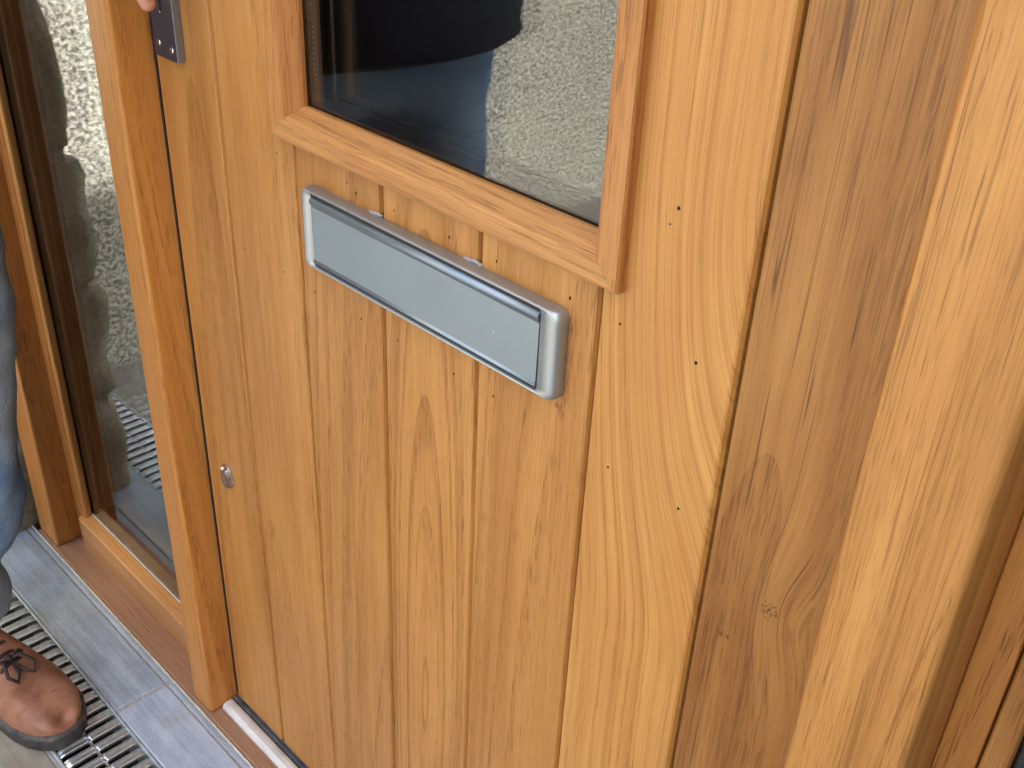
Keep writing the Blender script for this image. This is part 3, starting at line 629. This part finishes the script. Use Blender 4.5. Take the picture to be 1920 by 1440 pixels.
jk = [(-0.555, -0.375, -0.47, (0.235, 0.155)), (-0.545, -0.37, -0.31, (0.235, 0.175)), (-0.56, -0.37, -0.20, (0.215, 0.15)), (-0.57, -0.37, 0.0, (0.205, 0.135)), (-0.565, -0.37, 0.17, (0.19, 0.13)), (-0.557, -0.37, 0.265, (0.10, 0.085)),
      (-0.56, -0.20, 0.20, 0.075), (-0.565, -0.175, -0.03, 0.062), (-0.455, -0.125, -0.055, 0.046), (-0.56, -0.55, 0.20, 0.075), (-0.605, -0.61, -0.04, 0.062), (-0.42, -0.53, 0.05, 0.048)]
jacket = skin_mesh('jacket', jk, [(0, 1), (1, 2), (2, 3), (3, 4), (4, 5), (4, 6), (6, 7), (7, 8), (4, 9), (9, 10), (10, 11)], M['jacket'], pe, 2, 3)
for v in jacket.data.vertices:       # straight hem, a little longer at the back, and slack folds
    zh = -0.360 - 0.42 * min(0.35, max(0.0, -0.47 - v.co.x))
    if v.co.z < zh: v.co.z = zh + 0.01 * (v.co.z - zh)
    elif v.co.z < 0.0: v.co += v.normal * (noise.noise(v.co * 13) * 0.016)
jn = [(-0.57, -0.37, -0.22, (0.165, 0.125)), (-0.572, -0.37, -0.33, (0.16, 0.12)),
      (-0.63, -0.195, -0.42, 0.102), (-0.655, -0.182, -0.64, 0.091), (-0.672, -0.205, -0.80, 0.082), (-0.675, -0.208, -0.885, 0.092), (-0.688, -0.232, -0.945, 0.086), (-0.695, -0.247, -0.985, 0.072), (-0.692, -0.236, -1.03, 0.074), (-0.69, -0.236, -1.105, 0.070),
      (-0.572, -0.475, -0.42, 0.098), (-0.56, -0.465, -0.68, 0.084), (-0.58, -0.49, -0.92, 0.082), (-0.62, -0.50, -1.03, 0.080), (-0.625, -0.50, -1.10, 0.072)]
jeans = skin_mesh('jeans', jn, [(0, 1), (1, 2), (2, 3), (3, 4), (4, 5), (5, 6), (6, 7), (7, 8), (8, 9), (1, 10), (10, 11), (11, 12), (12, 13), (13, 14)], M['denim'], pe, 3, 0)
for v in jeans.data.vertices:        # creases and slack in the cloth
    q = v.co * 16; n_ = noise.noise(Vector((q.x, q.y, q.z * 1.5))) * 0.007 + noise.noise(q * 2.6) * 0.0025
    v.co += v.normal * n_
# belt with a bright buckle
bm = bmesh.new(); tube(bm, [(-0.57 + 0.145 * math.cos(R(a)), -0.37 + 0.18 * math.sin(R(a)), -0.262) for a in range(0, 361, 20)], 0.012, 6, False); from_bm('belt', bm, M['sole'], pe, smooth=True)
# hair
bm = bmesh.new(); bmesh.ops.create_icosphere(bm, subdivisions=4, radius=1)
for v in bm.verts:
    n_ = 1 + 0.06 * noise.noise(v.co * 7); v.co = Vector((-0.532 + v.co.x * 0.098 * n_ - 0.012, -0.37 + v.co.y * 0.088 * n_, 0.485 + v.co.z * 0.098 * n_))
bmesh.ops.delete(bm, geom=[v for v in bm.verts if v.co.z < 0.46 and v.co.x > -0.55 or v.co.z < 0.40], context='VERTS')
from_bm('hair', bm, M['hair'], pe, smooth=True)
bm = bmesh.new()
for yy in (-0.335, -0.405):
    b_ = bmesh.ops.create_uvsphere(bm, u_segments=10, v_segments=8, radius=0.011)
    for v in b_['verts']: v.co += Vector((-0.438, yy, 0.425))
from_bm('eye', bm, simple('eye_white', (0.7, 0.7, 0.68), 0.2), pe, smooth=True)
bm = bmesh.new(); tube(bm, [(-0.437, -0.37, 0.435), (-0.425, -0.37, 0.41), (-0.415, -0.37, 0.392), (-0.432, -0.37, 0.385)], [0.006, 0.009, 0.013, 0.010], 8); from_bm('nose', bm, M['skin'], pe, smooth=True)
for yy in (-0.282, -0.458):
    bm = bmesh.new(); bmesh.ops.create_uvsphere(bm, u_segments=10, v_segments=8, radius=1)
    for v in bm.verts: v.co = Vector((-0.525 + v.co.x * 0.018, yy + v.co.y * 0.008, 0.415 + v.co.z * 0.03))
    from_bm('ear', bm, M['skin'], pe, smooth=True)

# shoes
def shoe(tip, ang, lab):
    """loft: heel at s=0, toe at s=1; local x forward"""
    Ls = 0.285; rot = Matrix.Rotation(ang, 4, 'Z'); T = Matrix.Translation(Vector((tip[0], tip[1], ZS + 0.0015))) @ rot @ Matrix.Translation(Vector((-Ls, 0, 0)))
    W = [(0.0, 0.012), (0.02, 0.024), (0.06, 0.0315), (0.14, 0.0345), (0.26, 0.033), (0.40, 0.034), (0.55, 0.041), (0.68, 0.0465), (0.78, 0.0465), (0.87, 0.042), (0.935, 0.033), (0.975, 0.022), (1.0, 0.008)]
    H = [0.075, 0.088, 0.098, 0.103, 0.103, 0.098, 0.082, 0.067, 0.059, 0.054, 0.049, 0.043, 0.033]
    cy = lambda s_: 0.006 * math.sin(s_ * 3.1)
    bm = bmesh.new(); rings = []
    for (s_, w_), h in zip(W, H):
        top = 0.032 if s_ > 0 else 0.03; ring = []
        for k in range(15):
            a = math.pi * k / 14; cx_ = math.cos(a); sn = math.sin(a)
            e = 0.62 if s_ > 0.5 else 0.5
            yy = w_ * (abs(cx_) ** 0.75) * (1 if cx_ >= 0 else -1) * (1 if s_ > 0.5 else (1 - 0.12 * sn)); zz = 0.026 + (h - 0.026) * sn ** e
            x_ = s_ * Ls + (0.010 * sn if s_ < 0.03 else (-0.015 * sn ** 2 if s_ > 0.99 else (-0.008 * sn ** 2 if s_ > 0.95 else (-0.003 * sn ** 2 if s_ > 0.9 else 0))))
            ring.append(bm.verts.new((x_, yy + cy(s_), zz)))
        rings.append(ring)
    for i in range(len(rings) - 1):
        for k in range(14): bm.faces.new((rings[i][k], rings[i][k + 1], rings[i + 1][k + 1], rings[i + 1][k]))
    bm.faces.new(rings[0]); bm.faces.new(rings[-1][::-1])
    bmesh.ops.subdivide_edges(bm, edges=bm.edges[:], cuts=1, use_grid_fill=True, smooth=0.6)
    for v in bm.verts:
        if v.co.z > 0.03 and v.co.x < 0.22: v.co += v.normal * (noise.noise(Vector((v.co.x * 60, v.co.y * 30, v.co.z * 40))) * 0.0014)
    bm.transform(T); up = from_bm('shoe', bm, M['leather'], pe, smooth=True); tag(up, lab)
    bm = bmesh.new(); rows = []
    for ex, z in ((0.002, 0.0), (0.0035, 0.003), (0.0035, 0.015), (0.0048, 0.017), (0.0048, 0.0215), (0.003, 0.0245), (-0.003, 0.0265)):
        pts = [(s_ * Ls + (ex if s_ > 0.97 else (-ex if s_ < 0.03 else 0)), (w_ + ex) + cy(s_)) for s_, w_ in W] + [(s_ * Ls + (ex if s_ > 0.97 else (-ex if s_ < 0.03 else 0)), -(w_ + ex) + cy(s_)) for s_, w_ in reversed(W)]
        rows.append([bm.verts.new((x, y, z)) for x, y in pts])
    for i in range(len(rows) - 1):
        n = len(rows[i])
        for k in range(n): bm.faces.new((rows[i][k], rows[i][(k + 1) % n], rows[i + 1][(k + 1) % n], rows[i + 1][k]))
    bm.faces.new(rows[0][::-1]); bm.faces.new(rows[-1])
    bm.transform(T); from_bm('sole', bm, M['sole'], up, smooth=True)
    bm = bmesh.new()
    def zt(s_): 
        for i in range(len(W) - 1):
            if W[i][0] <= s_ <= W[i + 1][0]: f = (s_ - W[i][0]) / (W[i + 1][0] - W[i][0]); return H[i] + (H[i + 1] - H[i]) * f
    for s_ in (0.44, 0.50, 0.56, 0.61):
        z = zt(s_); tube(bm, [(s_ * Ls, -0.021 + cy(s_), z - 0.010), (s_ * Ls + 0.001, -0.010, z + 0.001), (s_ * Ls, 0.004, z + 0.0025), (s_ * Ls, 0.016, z - 0.001), (s_ * Ls, 0.025, z - 0.012)], 0.0026, 7)
    k = 0.60 * Ls; z = zt(0.60)
    for sg in (1, -1):
        tube(bm, [(k, 0.003, z + 0.004), (k + 0.008, 0.003 + sg * 0.012, z + 0.011), (k + 0.026, 0.003 + sg * 0.020, z + 0.002), (k + 0.036, 0.002 + sg * 0.012, z - 0.005), (k + 0.026, 0.003 + sg * 0.004, z - 0.001), (k + 0.008, 0.003, z + 0.004)], 0.0026, 7)
        tube(bm, [(k, 0.003, z + 0.004), (k - 0.004, 0.003 + sg * 0.018, z + 0.006), (k - 0.008, 0.003 + sg * 0.030, z - 0.012), (k - 0.012, 0.003 + sg * 0.036, z - 0.03)], 0.0024, 7)
    bmesh.ops.create_icosphere(bm, subdivisions=2, radius=0.006, matrix=Matrix.Translation((k, 0.003, z + 0.005)))
    bm.transform(T); from_bm('lace', bm, M['lace'], up, smooth=True)
shoe((-0.482, -0.197), R(13), 'scuffed brown leather shoe with dark laces resting on the drain')
shoe((-0.40, -0.47), R(8), 'other brown leather shoe, out of the picture')

# lift the whole place so that the paving lies at zero
for o in list(sc.objects):
    if o.parent is None and o.type != 'CAMERA' and o.type != 'LIGHT': o.location.z += ZG
